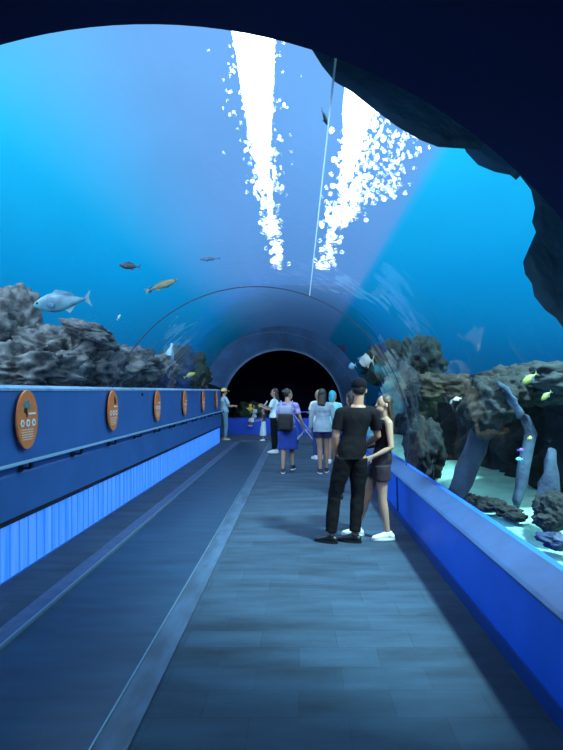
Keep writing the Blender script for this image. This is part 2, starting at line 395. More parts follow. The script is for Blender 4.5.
# ------------------------------------------------------------------ far end room (dark)
blk2 = mat('far_dark', (14, 18, 58), .9, .3, 1)
def plate(bm, y0, y1, Rout):
    seg = 64; vs = []
    for i in range(seg+1):
        a = A0+(A1-A0)*i/seg; c, s_ = math.cos(a), math.sin(a)
        vs.append([bm.verts.new((CX+r*c, yy, CZ+r*s_)) for r, yy in ((R0, y0), (R0, y1), (Rout, y1), (Rout, y0))])
    for a, b in zip(vs, vs[1:]):
        for j in range(4): bm.faces.new((a[j], b[j], b[(j+1) % 4], a[(j+1) % 4]))
    bm.faces.new(vs[0]); bm.faces.new(vs[-1][::-1])
bm = bmesh.new(); plate(bm, D3+.08, D3+.3, 2.9); struct('wall_end', bm, mat('end_wall', (26, 64, 104), .9, .3, 2))
bm = bmesh.new(); arch(bm, 2.75, 2.9, D3+.3, 28, math.radians(-22), math.radians(202)); struct('ceiling_end', bm, blk2)
bm = bmesh.new(); box(bm, -3.6, 2.4, 28, 28.2, -.3, 4.0); struct('wall_far', bm, blk2)
bm = bmesh.new(); box(bm, -3.5, -3.38, 17.9, D3+.4, -.2, 1.68); box(bm, -3.5, XL-.3, 17.8, 17.9, -.2, 1.68); box(bm, -3.5, -2.8, 17.8, D3+.1, 1.66, 1.70); struct('wall_end_return', bm, blk2)
# curved low blue wall under the far tank window
bm = bmesh.new(); n = 24; rows = []
for i in range(n+1):
    t = i/n; xx = -3.6+5.2*t; yy = 20.6-1.2*max(0, t-.45)**1.5*1.6
    rows.append([bm.verts.new(v) for v in ((xx, yy, 0), (xx, yy-.02, .60), (xx, yy+.25, .64), (xx, yy+.25, 0))])
for a, b in zip(rows, rows[1:]):
    for j in range(4): bm.faces.new((a[j], b[j], b[(j+1) % 4], a[(j+1) % 4]))
bm.faces.new(rows[0]); bm.faces.new(rows[-1][::-1])
struct('wall_low_far', bm, mat('wall_paint_far', (26, 84, 214), .5))
area('end_fill_light', (-.6, 19.6, 3.68), (2.5, .8), 70, (.5, .7, 1.0))  # unseen light added to brighten the far low wall

# ------------------------------------------------------------------ rocks
def rock(name, c, size, seed, label, m, sub=5, amp=.35, freq=1.6, rot=0, group=None, flat=0, cat='rock'):
    bm = bmesh.new(); bmesh.ops.create_icosphere(bm, subdivisions=sub, radius=1)
    off = Vector((seed*7.3, seed*3.1, seed*1.7))
    for v in bm.verts:
        p = v.co.copy(); 
        a = noise.fractal(p*freq+off, .75, 2.1, 7)
        b = 1-abs(noise.noise(p*freq*1.7+off*2))*2
        f = noise.fractal(p*freq*5+off, .9, 2.1, 3)
        g_ = noise.cell(p*freq*1.4+off); v.co = p*(1+amp*a+amp*.35*b+amp*.22*f+amp*.18*g_)
        v.co = Vector((v.co.x*size[0], v.co.y*size[1], v.co.z*size[2]))
    o = link(name, bm, m, None, True); o.location = c; o.rotation_euler = (0, rot, seed)
    return tag(o, label, cat, group)
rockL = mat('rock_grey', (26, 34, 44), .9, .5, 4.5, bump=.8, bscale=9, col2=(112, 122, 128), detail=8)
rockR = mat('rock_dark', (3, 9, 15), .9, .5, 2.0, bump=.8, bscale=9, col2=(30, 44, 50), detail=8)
rockP = mat('rock_pale', (24, 44, 68), .9, .3, 3.0, bump=.6, bscale=10, col2=(52, 78, 104), detail=6)
rockB = mat('rock_brown', (30, 36, 38), .9, .5, 2.5, bump=.8, bscale=9, col2=(92, 92, 78), detail=8)

def at(px, py, d): return P(px, py, d)
gL = 'rocks in the tank beyond the left wall'
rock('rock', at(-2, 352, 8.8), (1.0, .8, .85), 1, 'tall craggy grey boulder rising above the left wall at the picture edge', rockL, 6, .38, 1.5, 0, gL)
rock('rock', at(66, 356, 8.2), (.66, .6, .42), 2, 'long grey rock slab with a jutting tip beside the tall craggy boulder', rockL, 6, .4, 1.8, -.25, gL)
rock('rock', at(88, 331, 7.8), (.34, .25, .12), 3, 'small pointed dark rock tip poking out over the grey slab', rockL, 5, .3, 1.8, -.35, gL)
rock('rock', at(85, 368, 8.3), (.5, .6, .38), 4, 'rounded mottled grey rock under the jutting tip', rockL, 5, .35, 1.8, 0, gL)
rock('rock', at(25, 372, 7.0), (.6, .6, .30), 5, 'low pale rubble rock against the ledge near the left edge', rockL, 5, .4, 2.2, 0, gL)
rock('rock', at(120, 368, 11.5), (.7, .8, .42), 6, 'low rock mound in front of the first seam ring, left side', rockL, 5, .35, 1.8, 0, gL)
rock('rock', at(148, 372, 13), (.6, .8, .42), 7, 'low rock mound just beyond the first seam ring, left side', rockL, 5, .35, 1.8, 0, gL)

# sea bed right, left
sand = mat('sand', (150, 215, 200), .95, .12, 3, bump=.3, bscale=14)
bm = bmesh.new(); bmesh.ops.create_grid(bm, x_segments=60, y_segments=90, size=1)
for v in bm.verts:
    v.co = Vector((1.9+(v.co.x+1)*5, 8+v.co.y*14, .42))
    v.co.z += .10*noise.noise(v.co*1.2)+.03*noise.noise(v.co*4)
bmesh.ops.solidify(bm, geom=bm.faces[:], thickness=.2)
tag(link('sand_bed', bm, sand, None, True), 'pale lit sand sea bed beyond the right-hand ledge', 'sand', kind='stuff')
bm = bmesh.new(); bmesh.ops.create_grid(bm, x_segments=40, y_segments=60, size=1)
for v in bm.verts:
    v.co = Vector((-9+v.co.x*6, 8+v.co.y*12, .9)); v.co.z += .15*noise.noise(v.co)
bmesh.ops.solidify(bm, geom=bm.faces[:], thickness=.2)
tag(link('sand_bed', bm, mat('sand_left', (110, 130, 130), .95, .2, 3), None, True), 'dim sea bed hidden below the rocks beyond the left wall', 'sand', kind='stuff')

gR = 'rocks beyond the right ledge'
# back reef wall: craggy sheet with a lumpy crest and hollows
bm = bmesh.new(); NU, NV = 150, 44; grid = []
for i in range(NU+1):
    yy = 2.2+15*i/NU; row = []
    for j in range(NV+1):
        t = j/NV
        crest = 1.82+.16*noise.noise(Vector((yy*1.1, 3.3, 0)))+.10*noise.noise(Vector((yy*3.1, 1.3, 0)))+.03*(yy-8)
        zz = .3+(crest-.3)*min(1, t*1.25)
        xb = 3.1-.04*(yy-4)+1.6*max(0, t-.8)*4
        q = Vector((yy*.9, zz*1.2, 5.0))
        xx = xb+.55*noise.fractal(q, 1, 2, 5)+.25*abs(noise.noise(q*2.3))
        if t > .8: zz = crest+.10*noise.noise(q*2)+.06*noise.noise(q*5)-(t-.8)*.3
        row.append(bm.verts.new((xx, yy, zz)))
    grid.append(row)
for a, b in zip(grid, grid[1:]):
    for j in range(NV): bm.faces.new((a[j], b[j], b[j+1], a[j+1]))
bmesh.ops.solidify(bm, geom=bm.faces[:], thickness=.3)
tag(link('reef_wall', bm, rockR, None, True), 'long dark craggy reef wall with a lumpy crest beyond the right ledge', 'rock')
bigs = [((545, 384), 6.0, (.62, .5, .20), 11, 'broad flat-topped dark boulder on the reef crest at the right edge', rockR, 0),
        ((488, 404), 5.6, (.26, .26, .27), 12, 'rounded grey-brown boulder overhanging near the two yellow fish', rockR, .3),
        ((505, 388), 5.9, (.30, .3, .22), 13, 'blocky grey boulder on the crest left of the two yellow fish', rockR, -.2),
        ((442, 388), 8.4, (.42, .45, .22), 14, 'lumpy brown rock on the crest above the pale leaning pillar', rockB, 0),
        ((412, 395), 9.2, (.30, .5, .45), 15, 'brown rock leaning toward the tunnel behind the woman in black', rockB, .4),
        ((424, 450), 7.6, (.22, .3, .42), 16, 'tall dark rock at the ledge just right of the woman in black', rockR, .1),
        ((556, 512), 4.5, (.17, .16, .15), 17, 'dark rock standing on the sand at the right picture edge', rockR, 0)]
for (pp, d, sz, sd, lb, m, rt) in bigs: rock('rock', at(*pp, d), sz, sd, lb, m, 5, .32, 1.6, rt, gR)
# leaning pillars
def V_n(q): return Vector((noise.noise(q), noise.noise(q+Vector((9, 0, 0))), noise.noise(q+Vector((0, 9, 0)))))
def pillar(pts, seed, label, m):
    bm = bmesh.new(); limb(bm, [(Vector((0, 0, 0))+p, r) for p, r in pts], 20, True)
    bmesh.ops.subdivide_edges(bm, edges=bm.edges[:], cuts=2, use_grid_fill=True)
    for v in bm.verts: v.co += Vector((noise.noise(v.co*3+Vector((seed, 0, 0))), noise.noise(v.co*3+Vector((0, seed, 0))), noise.noise(v.co*3)))*.07+V_n(v.co*11)*.03
    tag(link('rock_pillar', bm, m, None, True), label, 'rock', 'leaning rock pillars beyond the right ledge')
pillar([(at(480, 400, 6.4), .10), (at(482, 430, 6.2), .12), (at(470, 462, 6.1), .12), (at(458, 492, 6.0), .10)], 1, 'pale leaning rock pillar reaching the sand, leftmost of the lit pillars', rockP)
pillar([(at(524, 420, 5.6), .045), (at(523, 460, 5.5), .06), (at(517, 500, 5.4), .06)], 2, 'slim pale rock pillar in the dark hollow below the yellow fish', rockP)
pillar([(at(551, 450, 4.8), .04), (at(549, 485, 4.7), .06), (at(542, 522, 4.6), .09)], 3, 'pale tapering rock pillar nearest the right picture edge', rockP)
pillar([(at(500, 380, 5.3), .03), (at(512, 400, 5.3), .04), (at(520, 414, 5.3), .03)], 4, 'short bluish rock prong slanting down beside the grey boulder', rockP)
pillar([(at(171, 346, 13.0), .05), (at(169, 356, 13.0), .11), (at(166, 370, 13.0), .15), (at(162, 388, 13.0), .22)], 5, 'pale blue pillar shape standing for a reflection, beyond the left wall inside the seam ring', mat('pillar_reflection', (110, 150, 180), .9, .3, 6, bump=.5, bscale=12, col2=(160, 195, 215)))  # reflection in the acrylic, built as a solid pillar
rockG = mat('rock_reflection_green', (16, 36, 40), .9, .5, 3, bump=.8, bscale=9, col2=(44, 72, 66))  # rocks of this colour stand in for reflections on the vault
rock('rock', at(184, 372, 14.8), (.25, .7, .55), 21, 'tall dark greenish shape standing for a reflection beyond the far end of the left wall', rockG, 5, .35, 1.8, 0, gL)
rock('rock', at(420, 362, 13.5), (.5, .9, .6), 22, 'hazy brown shape standing for a reflection behind the lumpy brown crest rock', rockG, 5, .35, 1.8, .3, gR)
rock('rock', at(394, 366, 16), (.4, .9, .6), 23, 'dim shape standing for a reflection between the seam ring and the tunnel mouth', rockG, 5, .35, 1.8, .3, gR)
rock('rock', (-2.0, 22.6, .7), (.8, .6, .45), 24, 'dim greenish rock just behind the far low wall, left of the seated child', mat('rock_moss', (30, 60, 46), .9, .4, 4, col2=(50, 90, 66)), 4, .3, 1.6)
# stones on the sand
st = [((475, 500), 5.8, .09), ((487, 503), 5.7, .10), ((496, 505), 5.4, .08), ((508, 512), 5.2, .10), ((515, 517), 5.0, .07), ((453, 492), 6.4, .07), ((547, 520), 4.4, .09), ((557, 541), 4.1, .09), ((484, 508), 5.5, .05), ((468, 497), 6.0, .07)]
stl = ['dark stone on the sand, farthest but one of the small stones', 'dark stone in the middle of the stone cluster on the sand', 'dark flat stone at the near end of the stone cluster', 'dark stone lying apart on the open sand', 'small dark stone just right of the stone lying apart', 'small stone on the sand nearest the tunnel seam', 'stone leaning on the rock at the right picture edge', 'bluish round stone at the right picture edge on the sand', 'smallest dark pebble in front of the stone cluster', 'dark stone behind the stone cluster on the sand']
for i, ((pp, d, r), lb) in enumerate(zip(st, stl)):
    q = at(*pp, d); rock('stone', q, (r*1.3, r, r*.55), 30+i, lb, rockR if i != 7 else mat('stone_blue', (20, 44, 84), .6, .5, 20), 4, .4, 1.8, 0, 'stones on the sand')

# rock that hugs the outside of the near right vault
def hug(name, sil, R, thick, seed, m, label, ynear=1.75):
    bm = bmesh.new(); rows = []
    pts = []
    for a, b in zip(sil, sil[1:]):
        for t in range(6): pts.append((a[0]+(b[0]-a[0])*t/6, a[1]+(b[1]-a[1])*t/6))
    pts.append(sil[-1])
    for i, (px, py) in enumerate(pts):
        e = cyl_hit(px, py, R); th = math.atan2(e.z-CZ, e.x-CX)
        ye = max(e.y, ynear+.05)
        edge = min(1, i/3, (len(pts)-1-i)/3)
        row = []
        for j in range(17):
            t = j/16; # profile: inner face near->edge, then bulging back outward
            if t < .5: yy = ynear+(ye-ynear)*t*2; rr = R+.02*math.sin(t*2*PI)
            else:
                s = (t-.5)*2; yy = ye-(ye-ynear)*s; rr = R+thick*(.15+.85*edge)*math.sin(s*PI/2)**.8
            q = Vector((th*3, yy*2, seed))
            if .5 < t: rr += .12*noise.fractal(q*1.5, 1, 2, 4)*edge; 
            row.append(bm.verts.new((CX+rr*math.cos(th), yy, CZ+rr*math.sin(th))))
        rows.append(row)
    for a, b in zip(rows, rows[1:]):
        for j in range(17): bm.faces.new((a[j], b[j], b[(j+1) % 17], a[(j+1) % 17]))
    bm.faces.new(rows[0]); bm.faces.new(rows[-1][::-1])
    return tag(link(name, bm, m, None, True), label, 'rock')
rockO = mat('rock_overhang', (16, 46, 66), .9, .4, 3, bump=.6, bscale=8, col2=(34, 76, 96))
hug('rock_overhang', [(312, 50), (322, 66), (335, 82), (352, 92), (372, 108), (396, 126), (420, 140), (438, 147), (452, 148), (468, 149), (480, 150)], R0+.10, .5, 3, rockO, 'dark rock overhang resting on the vault above the second light streak')
hug('rock_overhang', [(462, 140), (466, 152), (478, 165), (495, 172), (510, 175), (516, 180)], R0+.16, .4, 9, mat('rock_overhang_pale', (40, 96, 130), .9, .3, 3), 'thin paler rock lip beside the dark overhang on the upper right')
hug('rock_overhang', [(520, 176), (531, 190), (535, 208), (532, 222), (536, 232), (529, 248), (523, 262), (525, 274), (532, 284), (534, 296), (545, 310), (556, 318), (566, 332), (580, 350)], R0+.12, .6, 5, rockO, 'dark rock bulge hanging beside the vault at the right picture edge')

# ------------------------------------------------------------------ water surface with skylights and added glint discs above
def surfmat():
    m = bpy.data.materials.new('rippled_water'); m.use_nodes = True; n = m.node_tree.nodes; k = m.node_tree.links; n.clear()
    g = n.new('ShaderNodeBsdfRefraction'); g.inputs['IOR'].default_value = 1.0035; g.inputs['Roughness'].default_value = 0
    t = n.new('ShaderNodeTexCoord'); z = n.new('ShaderNodeTexNoise'); z.inputs['Scale'].default_value = 8; z.inputs['Detail'].default_value = 4.5
    mp = n.new('ShaderNodeMapping'); mp.inputs['Scale'].default_value = (1, .35, 1)
    k.new(t.outputs['Object'], mp.inputs[0]); k.new(mp.outputs[0], z.inputs['Vector'])
    u = n.new('ShaderNodeBump'); u.inputs['Strength'].default_value = 1; u.inputs['Distance'].default_value = .6
    k.new(z.outputs[0], u.inputs['Height']); k.new(u.outputs[0], g.inputs['Normal'])
    tr = n.new('ShaderNodeBsdfTransparent'); mx_ = n.new('ShaderNodeMixShader'); mx_.inputs[0].default_value = .88
    k.new(tr.outputs[0], mx_.inputs[1]); k.new(g.outputs[0], mx_.inputs[2])
    o = n.new('ShaderNodeOutputMaterial'); k.new(mx_.outputs[0], o.inputs[0]); return m
SZ = 6.0
bm = bmesh.new(); box(bm, -1.9, 2.5, 3.0, 26, SZ, SZ+.001)
bm.free(); bm = bmesh.new()
vs = [bm.verts.new(v) for v in ((-1.9, 3, SZ), (2.5, 3, SZ), (2.5, 22.2, SZ), (-1.9, 22.2, SZ))]; bm.faces.new(vs)
o = struct('water_surface', bm, surfmat())
if o.data.polygons[0].normal.z > 0: o.data.flip_normals()
glowm = bpy.data.materials.new('streak_glow'); glowm.use_nodes = True
lb_ = glowm.node_tree.nodes['Principled BSDF']; lb_.inputs['Emission Color'].default_value = (.85, .95, 1, 1); lb_.inputs['Emission Strength'].default_value = 9
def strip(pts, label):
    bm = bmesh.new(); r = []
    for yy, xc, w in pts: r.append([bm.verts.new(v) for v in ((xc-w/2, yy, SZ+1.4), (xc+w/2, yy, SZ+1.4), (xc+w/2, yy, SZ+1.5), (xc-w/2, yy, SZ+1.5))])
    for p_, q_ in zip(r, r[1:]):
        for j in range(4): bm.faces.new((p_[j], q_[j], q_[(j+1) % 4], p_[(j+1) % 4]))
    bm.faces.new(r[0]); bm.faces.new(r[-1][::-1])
    tag(link('skylight', bm, glowm), label, 'skylight')
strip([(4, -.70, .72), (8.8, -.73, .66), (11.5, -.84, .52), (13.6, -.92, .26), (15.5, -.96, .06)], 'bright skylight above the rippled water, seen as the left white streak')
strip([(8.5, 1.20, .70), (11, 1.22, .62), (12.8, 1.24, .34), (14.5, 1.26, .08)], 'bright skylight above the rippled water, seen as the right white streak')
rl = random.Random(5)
def sparkle(label, groups):  # small glowing discs placed to imitate glints on the water
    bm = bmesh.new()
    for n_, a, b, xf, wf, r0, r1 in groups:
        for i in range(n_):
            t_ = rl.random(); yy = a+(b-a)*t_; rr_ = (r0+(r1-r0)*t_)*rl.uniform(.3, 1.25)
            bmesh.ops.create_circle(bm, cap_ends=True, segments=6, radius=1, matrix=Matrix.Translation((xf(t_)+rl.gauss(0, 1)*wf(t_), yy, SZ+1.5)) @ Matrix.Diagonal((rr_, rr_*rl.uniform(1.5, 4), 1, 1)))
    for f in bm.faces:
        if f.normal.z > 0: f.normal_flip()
    me = bpy.data.meshes.new('glint_discs'); bm.to_mesh(me); bm.free(); me.materials.append(glowm)
    o = bpy.data.objects.new('glint_discs', me); C.objects.link(o); tag(o, label, 'sparkles', kind='stuff')
sparkle('uncountable small glowing discs added as white glints around and below the left streak', (
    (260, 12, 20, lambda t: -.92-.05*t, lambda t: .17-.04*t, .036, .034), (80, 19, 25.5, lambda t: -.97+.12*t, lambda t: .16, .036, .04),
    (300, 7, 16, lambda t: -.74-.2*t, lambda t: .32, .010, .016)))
sparkle('uncountable small glowing discs added as white glints fanning beside and below the right streak', (
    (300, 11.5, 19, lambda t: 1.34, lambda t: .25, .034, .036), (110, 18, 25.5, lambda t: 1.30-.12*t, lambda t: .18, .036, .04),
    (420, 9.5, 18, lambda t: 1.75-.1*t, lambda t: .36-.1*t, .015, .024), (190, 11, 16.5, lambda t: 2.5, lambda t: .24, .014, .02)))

# ------------------------------------------------------------------ people
V = Vector
CL = bpy.data.textures.new('cloth_folds', 'CLOUDS'); CL.noise_scale = .12; CL.noise_depth = 2
def rot2(v, a):
    c, s = math.cos(a), math.sin(a); return V((v[0]*c-v[1]*s, v[0]*s+v[1]*c, v[2]))
def finish(name, bm, m, parent=None, vox=.008, sm=4, fold=0, label=None):
    o = link(name, bm, m, parent, True)
    r = o.modifiers.new('skin', 'REMESH'); r.mode = 'VOXEL'; r.voxel_size = vox; r.use_smooth_shade = True
    q = o.modifiers.new('soft', 'SMOOTH'); q.factor = .5; q.iterations = sm
    if fold:
        d = o.modifiers.new('folds', 'DISPLACE'); d.texture = CL; d.strength = fold; d.mid_level = .5
    if label: o['label'] = label
    return o
MP = {0.0: (.150, .105), .12: (.155, .108), .40: (.125, .088), .62: (.140, .100), .78: (.172, .110), .93: (.140, .088), 1.0: (.085, .065)}
FP = {0.0: (.158, .108), .12: (.165, .112), .40: (.112, .080), .62: (.122, .095), .74: (.130, .112), .90: (.120, .080), 1.0: (.070, .058)}
def prof_at(T, t):
    ks = sorted(T)
    for a, b in zip(ks, ks[1:]):
        if t <= b:
            f = (t-a)/(b-a); return tuple(T[a][i]*(1-f)+T[b][i]*f for i in (0, 1))
    return T[1.0]
def torso_rings(Q, t0, t1, e=0, n=12, flare=0):
    out = []
    for i in range(n+1):
        t = t0+(t1-t0)*i/n
        a, b = prof_at(Q['T'], max(0, min(1, t)))
        # centre line: pelvis -> chest -> neck
        if t < .62: f = t/.62; c = Q['pelvis'].lerp(Q['chest'], f)
        else: f = (t-.62)/.38; c = Q['chest'].lerp(Q['neck'], f)
        yw = Q['pyaw']*(1-max(0, min(1, t)))+Q['cyaw']*max(0, min(1, t))
        k = Q['k']; fl = flare*max(0, (t1-t)/(t1-t0)) if flare else 0
        out.append((c, rot2((1, 0, 0), yw)*(a*k+e+fl), rot2((0, 1, 0), yw)*(b*k+e+fl)))
    return out
def stand(H=1.7, yaw=0, female=True, stride=0, spread=.11, arms=None, head=None, lift=0):
    """default pose; arms = ((elbow),(wrist)) per side in body axes, metres for a 1.75 m person"""
    k = H/1.75; w = .165 if female else .19
    q = {'k': k, 'T': FP if female else MP, 'pyaw': yaw, 'cyaw': yaw, 'hyaw': yaw if head is None else yaw+head, 'tilt': 0}
    f = lambda x, y, z: rot2(V((x, y, z))*k, yaw)
    q['pelvis'] = f(0, 0, .93); q['chest'] = f(0, .01, 1.27); q['neck'] = f(0, -.01, 1.47); q['head'] = f(0, .02, 1.635)
    q['hip'] = [f(-.085, 0, .92), f(.085, 0, .92)]
    q['knee'] = [f(-spread*.9, .02+stride*.5, .50), f(spread*.9, .03-stride*.3, .50)]
    q['ankle'] = [f(-spread, stride, .085), f(spread, -stride, .085+lift)]
    q['fyaw'] = [yaw+.15, yaw-.15]
    q['sh'] = [f(-w, 0, 1.415), f(w, 0, 1.415)]
    A = arms or (((-.24, -.02, 1.14), (-.24, .06, .90)), ((.24, -.02, 1.14), (.24, .06, .90)))
    q['el'] = [f(*A[0][0]), f(*A[1][0])]; q['wr'] = [f(*A[0][1]), f(*A[1][1])]
    return q
def hand(bm, w, d, n, k, side):
    d = d.normalized(); n = (n-d*n.dot(d)).normalized(); s = d.cross(n)*side
    limb(bm, [(w-d*.01, .024*k, .018*k), (w+d*.03*k, .034*k, .015*k), (w+d*.08*k, .038*k, .013*k)], 12, True, ref=tuple(n))
    for i, (o, l) in enumerate(((.029, .068), (.010, .078), (-.009, .072), (-.028, .056))):
        b = w+d*.082*k+s*o*k; m1 = b+(d+n*.25+s*o*2).normalized()*l*.5*k; m2 = m1+(d+n*.9).normalized()*l*.5*k
        limb(bm, [(b-d*.02*k, .0085*k), (m1, .0082*k), (m2, .007*k)], 8)
    b = w+d*.03*k+s*.026*k; m1 = b+(d*.6+s*.9+n*.2).normalized()*.035*k; m2 = m1+(d+s*.25+n*.35).normalized()*.032*k
    limb(bm, [(b-s*.012*k, .012*k), (m1, .0105*k), (m2, .009*k)], 8)
def person(label, loc, Q, skin, top, bottom, shoes, hairstyle, hairm, vox=.008, group=None, hand_n=None, hand_d=None):
    k = Q['k']; bm = bmesh.new(); Q['pelvis'] = V(Q['pelvis'])
    loft(bm, torso_rings(Q, -.05, 1.0), 20)
    for sd in (0, 1):
        hp, kn, an = Q['hip'][sd], Q['knee'][sd], Q['ankle'][sd]
        limb(bm, [(hp, .088*k), (hp.lerp(kn, .35), .078*k), (hp.lerp(kn, .8), .056*k), (kn, .053*k), (kn.lerp(an, .3), .052*k), (kn.lerp(an, .75), .036*k), (an, .033*k)], 16)
        fd = rot2((0, 1, 0), Q['fyaw'][sd]); a0 = V((an.x, an.y, an.z-.05*k))
        limb(bm, [(a0-fd*.03*k, .032*k), (a0+fd*.07*k-V((0, 0, .005)), .036*k, .026*k), (a0+fd*.15*k-V((0, 0, .012*k)), .036*k, .016*k)], 12, True, ref=(0, 0, 1))
        sh, el, wr = Q['sh'][sd], Q['el'][sd], Q['wr'][sd]
        ar = (.9 if Q['T'] is FP else 1.08)*k
        nk = Q['neck']-V((0, 0, .02))
        limb(bm, [(nk.lerp(sh, .2), .052*k), (sh-V((0, 0, .005)), .05*ar)], 12)
        limb(bm, [(sh, .054*ar), (sh.lerp(el, .4), .047*ar), (el, .037*ar), (el.lerp(wr, .3), .037*ar), (wr, .024*ar)], 14)
        dd = (wr-el).normalized() if not hand_d or not hand_d[sd] else V(hand_d[sd])
        nn = rot2((1 if sd == 0 else -1, .2, 0), Q['cyaw']) if not hand_n or not hand_n[sd] else V(hand_n[sd])
        hand(bm, wr+dd*.012, dd, nn, k*(.95 if Q['T'] is FP else 1.05), 1 if sd == 0 else -1)
    hd = Q['head']; hy = Q['hyaw']; M = Matrix.Rotation(hy, 3, 'Z') @ Matrix.Rotation(Q['tilt'], 3, 'X')
    hp_ = lambda x, y, z: hd+(M @ V((x, y, z)))*k
    limb(bm, [(Q['neck']-V((0, 0, .03)), .060*k), (hp_(0, -.015, -.07), .052*k)], 14)
    ell(bm, hp_(0, -.01, .02), (.074*k, .092*k, .098*k), M, 20)
    ell(bm, hp_(0, .025, -.052), (.054*k, .062*k, .058*k), M, 16)
    limb(bm, [(hp_(0, .078, .02), .010*k), (hp_(0, .098, -.018), .013*k)], 8)
    ell(bm, hp_(0, .082, -.055), (.022*k, .012*k, .010*k), M, 10)
    for sx in (-1, 1): ell(bm, hp_(sx*.076, -.008, -.005), (.010*k, .020*k, .030*k), M, 10)
    body = finish('person', bm, skin, None, vox, 2)
    body.location = loc; tag(body, label, 'person', group)
    # eyes, brows, mouth
    for sx in (-1, 1):
        bm = bmesh.new(); ell(bm, hp_(sx*.030, .078, .012), (.015*k, .010*k, .007*k), M, 10); link('eye', bm, mat('eye_dark', (14, 12, 14), .2), body, True)
        bm = bmesh.new(); limb(bm, [(hp_(sx*.016, .084, .034), .004*k), (hp_(sx*.046, .072, .034), .003*k)], 6); link('eyebrow', bm, hairm, body, True)
    bm = bmesh.new(); ell(bm, hp_(0, .090, -.056), (.020*k, .006*k, .006*k), M, 10); link('lips', bm, mat('lips', (140, 70, 70), .4), body, True)
    # hair
    bm = bmesh.new()
    ell(bm, hp_(0, -.030, .036), (.083*k, .088*k, .098*k), M, 20)
    if hairstyle in ('long', 'shoulder'):
        ln = {'long': .46, 'shoulder': .24}[hairstyle]
        limb(bm, [(hp_(0, -.05, .03), .078*k, .05*k), (hp_(0, -.085, -.08), .080*k, .04*k), (hp_(0, -.11, -.08-ln*.5), .085*k, .035*k), (hp_(0, -.10, -.08-ln), .055*k, .02*k)], 16, ref=tuple(M @ V((0, 1, .01))))
        for sx in (-1, 1): limb(bm, [(hp_(sx*.068, -.035, .04), .022*k), (hp_(sx*.076, -.055, -.07), .022*k), (hp_(sx*.075, -.075, -.16), .02*k)], 10)
    elif hairstyle == 'bob':
        limb(bm, [(hp_(0, -.05, .03), .082*k, .06*k), (hp_(0, -.055, -.09), .086*k, .055*k)], 16, ref=tuple(M @ V((0, 1, .01))))
    elif hairstyle == 'bun': ell(bm, hp_(0, -.115, .06), (.040*k, .038*k, .040*k), M, 12)
    h = finish('hair', bm, hairm, body, vox, 1, .012)
    if hairstyle in ('cap', 'suncap'):
        cm = mat('cap_dark', (12, 12, 22), .9, spec=.1) if hairstyle == 'cap' else mat('cap_yellow', (225, 205, 120), .8)
        bm = bmesh.new(); ell(bm, hp_(0, -.018, .052), (.090*k, .104*k, .092*k), M, 24)
        bmesh.ops.bisect_plane(bm, geom=bm.verts[:]+bm.edges[:]+bm.faces[:], plane_co=hp_(0, 0, .035), plane_no=M @ V((0, -.12, 1)), clear_inner=True)
        bmesh.ops.holes_fill(bm, edges=[e for e in bm.edges if e.is_boundary])
        cp = link('cap', bm, cm, body, True)
        bm = bmesh.new(); limb(bm, [(hp_(0, .06, .045), .07*k, .006*k), (hp_(0, .12, .040), .066*k, .006*k), (hp_(0, .165, .028), .045*k, .005*k)], 14, True, ref=tuple(M @ V((0, 0, 1))))
        b_ = link('brim', bm, cm, cp, True)
    # top
    kind, tm, sleeve, hem = top
    if kind:
        bm = bmesh.new(); e = .014*k
        loft(bm, torso_rings(Q, hem, .97, e+(.01 if kind == 'loose' else 0), 12, .015 if kind == 'loose' else 0), 24)
        for sd in (0, 1):
            sh, el, wr = Q['sh'][sd], Q['el'][sd], Q['wr'][sd]; nk = Q['neck']-V((0, 0, .035))
            ar = (.9 if Q['T'] is FP else 1.08)*k
            if kind != 'tank':
                limb(bm, [(nk.lerp(sh, .2), .052*k+e*.6), (sh-V((0, 0, .004)), .052*ar+e)], 14)
                if sleeve == 'short': pts = [(sh, .054*ar+e*.8), (sh.lerp(el, .35), .051*ar+e*.9), (sh.lerp(el, .70), .047*ar+e*1.2)]
                elif sleeve == 'three': pts = [(sh, .058*ar+e), (sh.lerp(el, .5), .05*ar+e), (el, .040*ar+e*1.2), (el.lerp(wr, .45), .038*ar+e*1.4)]
                else: pts = [(sh, .058*ar+e), (sh.lerp(el, .5), .050*ar+e), (el, .040*ar+e), (wr, .028*ar+e)]
                limb(bm, pts, 14, False)
            else:
                limb(bm, [(Q['chest'].lerp(sh, .55)+V((0, 0, .03)), .045*k), (nk.lerp(sh, .55), .022*k)], 10)
        finish('top' if kind != 'tshirt' else 't_shirt', bm, tm, body, vox, 3, .018*k)
    kind, m_, ln = bottom
    bm = bmesh.new(); e = .014*k
    if kind == 'trousers':
        loft(bm, torso_rings(Q, -.06, .22, e, 6), 24)
        for sd in (0, 1):
            hp, kn, an = Q['hip'][sd], Q['knee'][sd], Q['ankle'][sd]; an = an+V((0, 0, .0))
            limb(bm, [(hp, .092*k+e*.7), (hp.lerp(kn, .4), .084*k+e), (kn, .060*k+e*1.2), (kn.lerp(an, .5), .054*k+e*1.2), (kn.lerp(an, .92), .042*k+e*1.5)], 18, False)
    elif kind == 'shorts':
        loft(bm, torso_rings(Q, -.10, .24, e+.004, 6), 24)
        for sd in (0, 1):
            hp, kn = Q['hip'][sd], Q['knee'][sd]
            limb(bm, [(hp, .095*k+e), (hp.lerp(kn, ln*.6), .090*k+e*1.4), (hp.lerp(kn, ln), .084*k+e*1.8)], 18, False)
    else:   # skirt / dress: one flared loft round both legs
        rg = torso_rings(Q, .0, .3, e, 4)
        pc = (Q['knee'][0]+Q['knee'][1])/2; hc = Q['pelvis']; z1 = ln*k
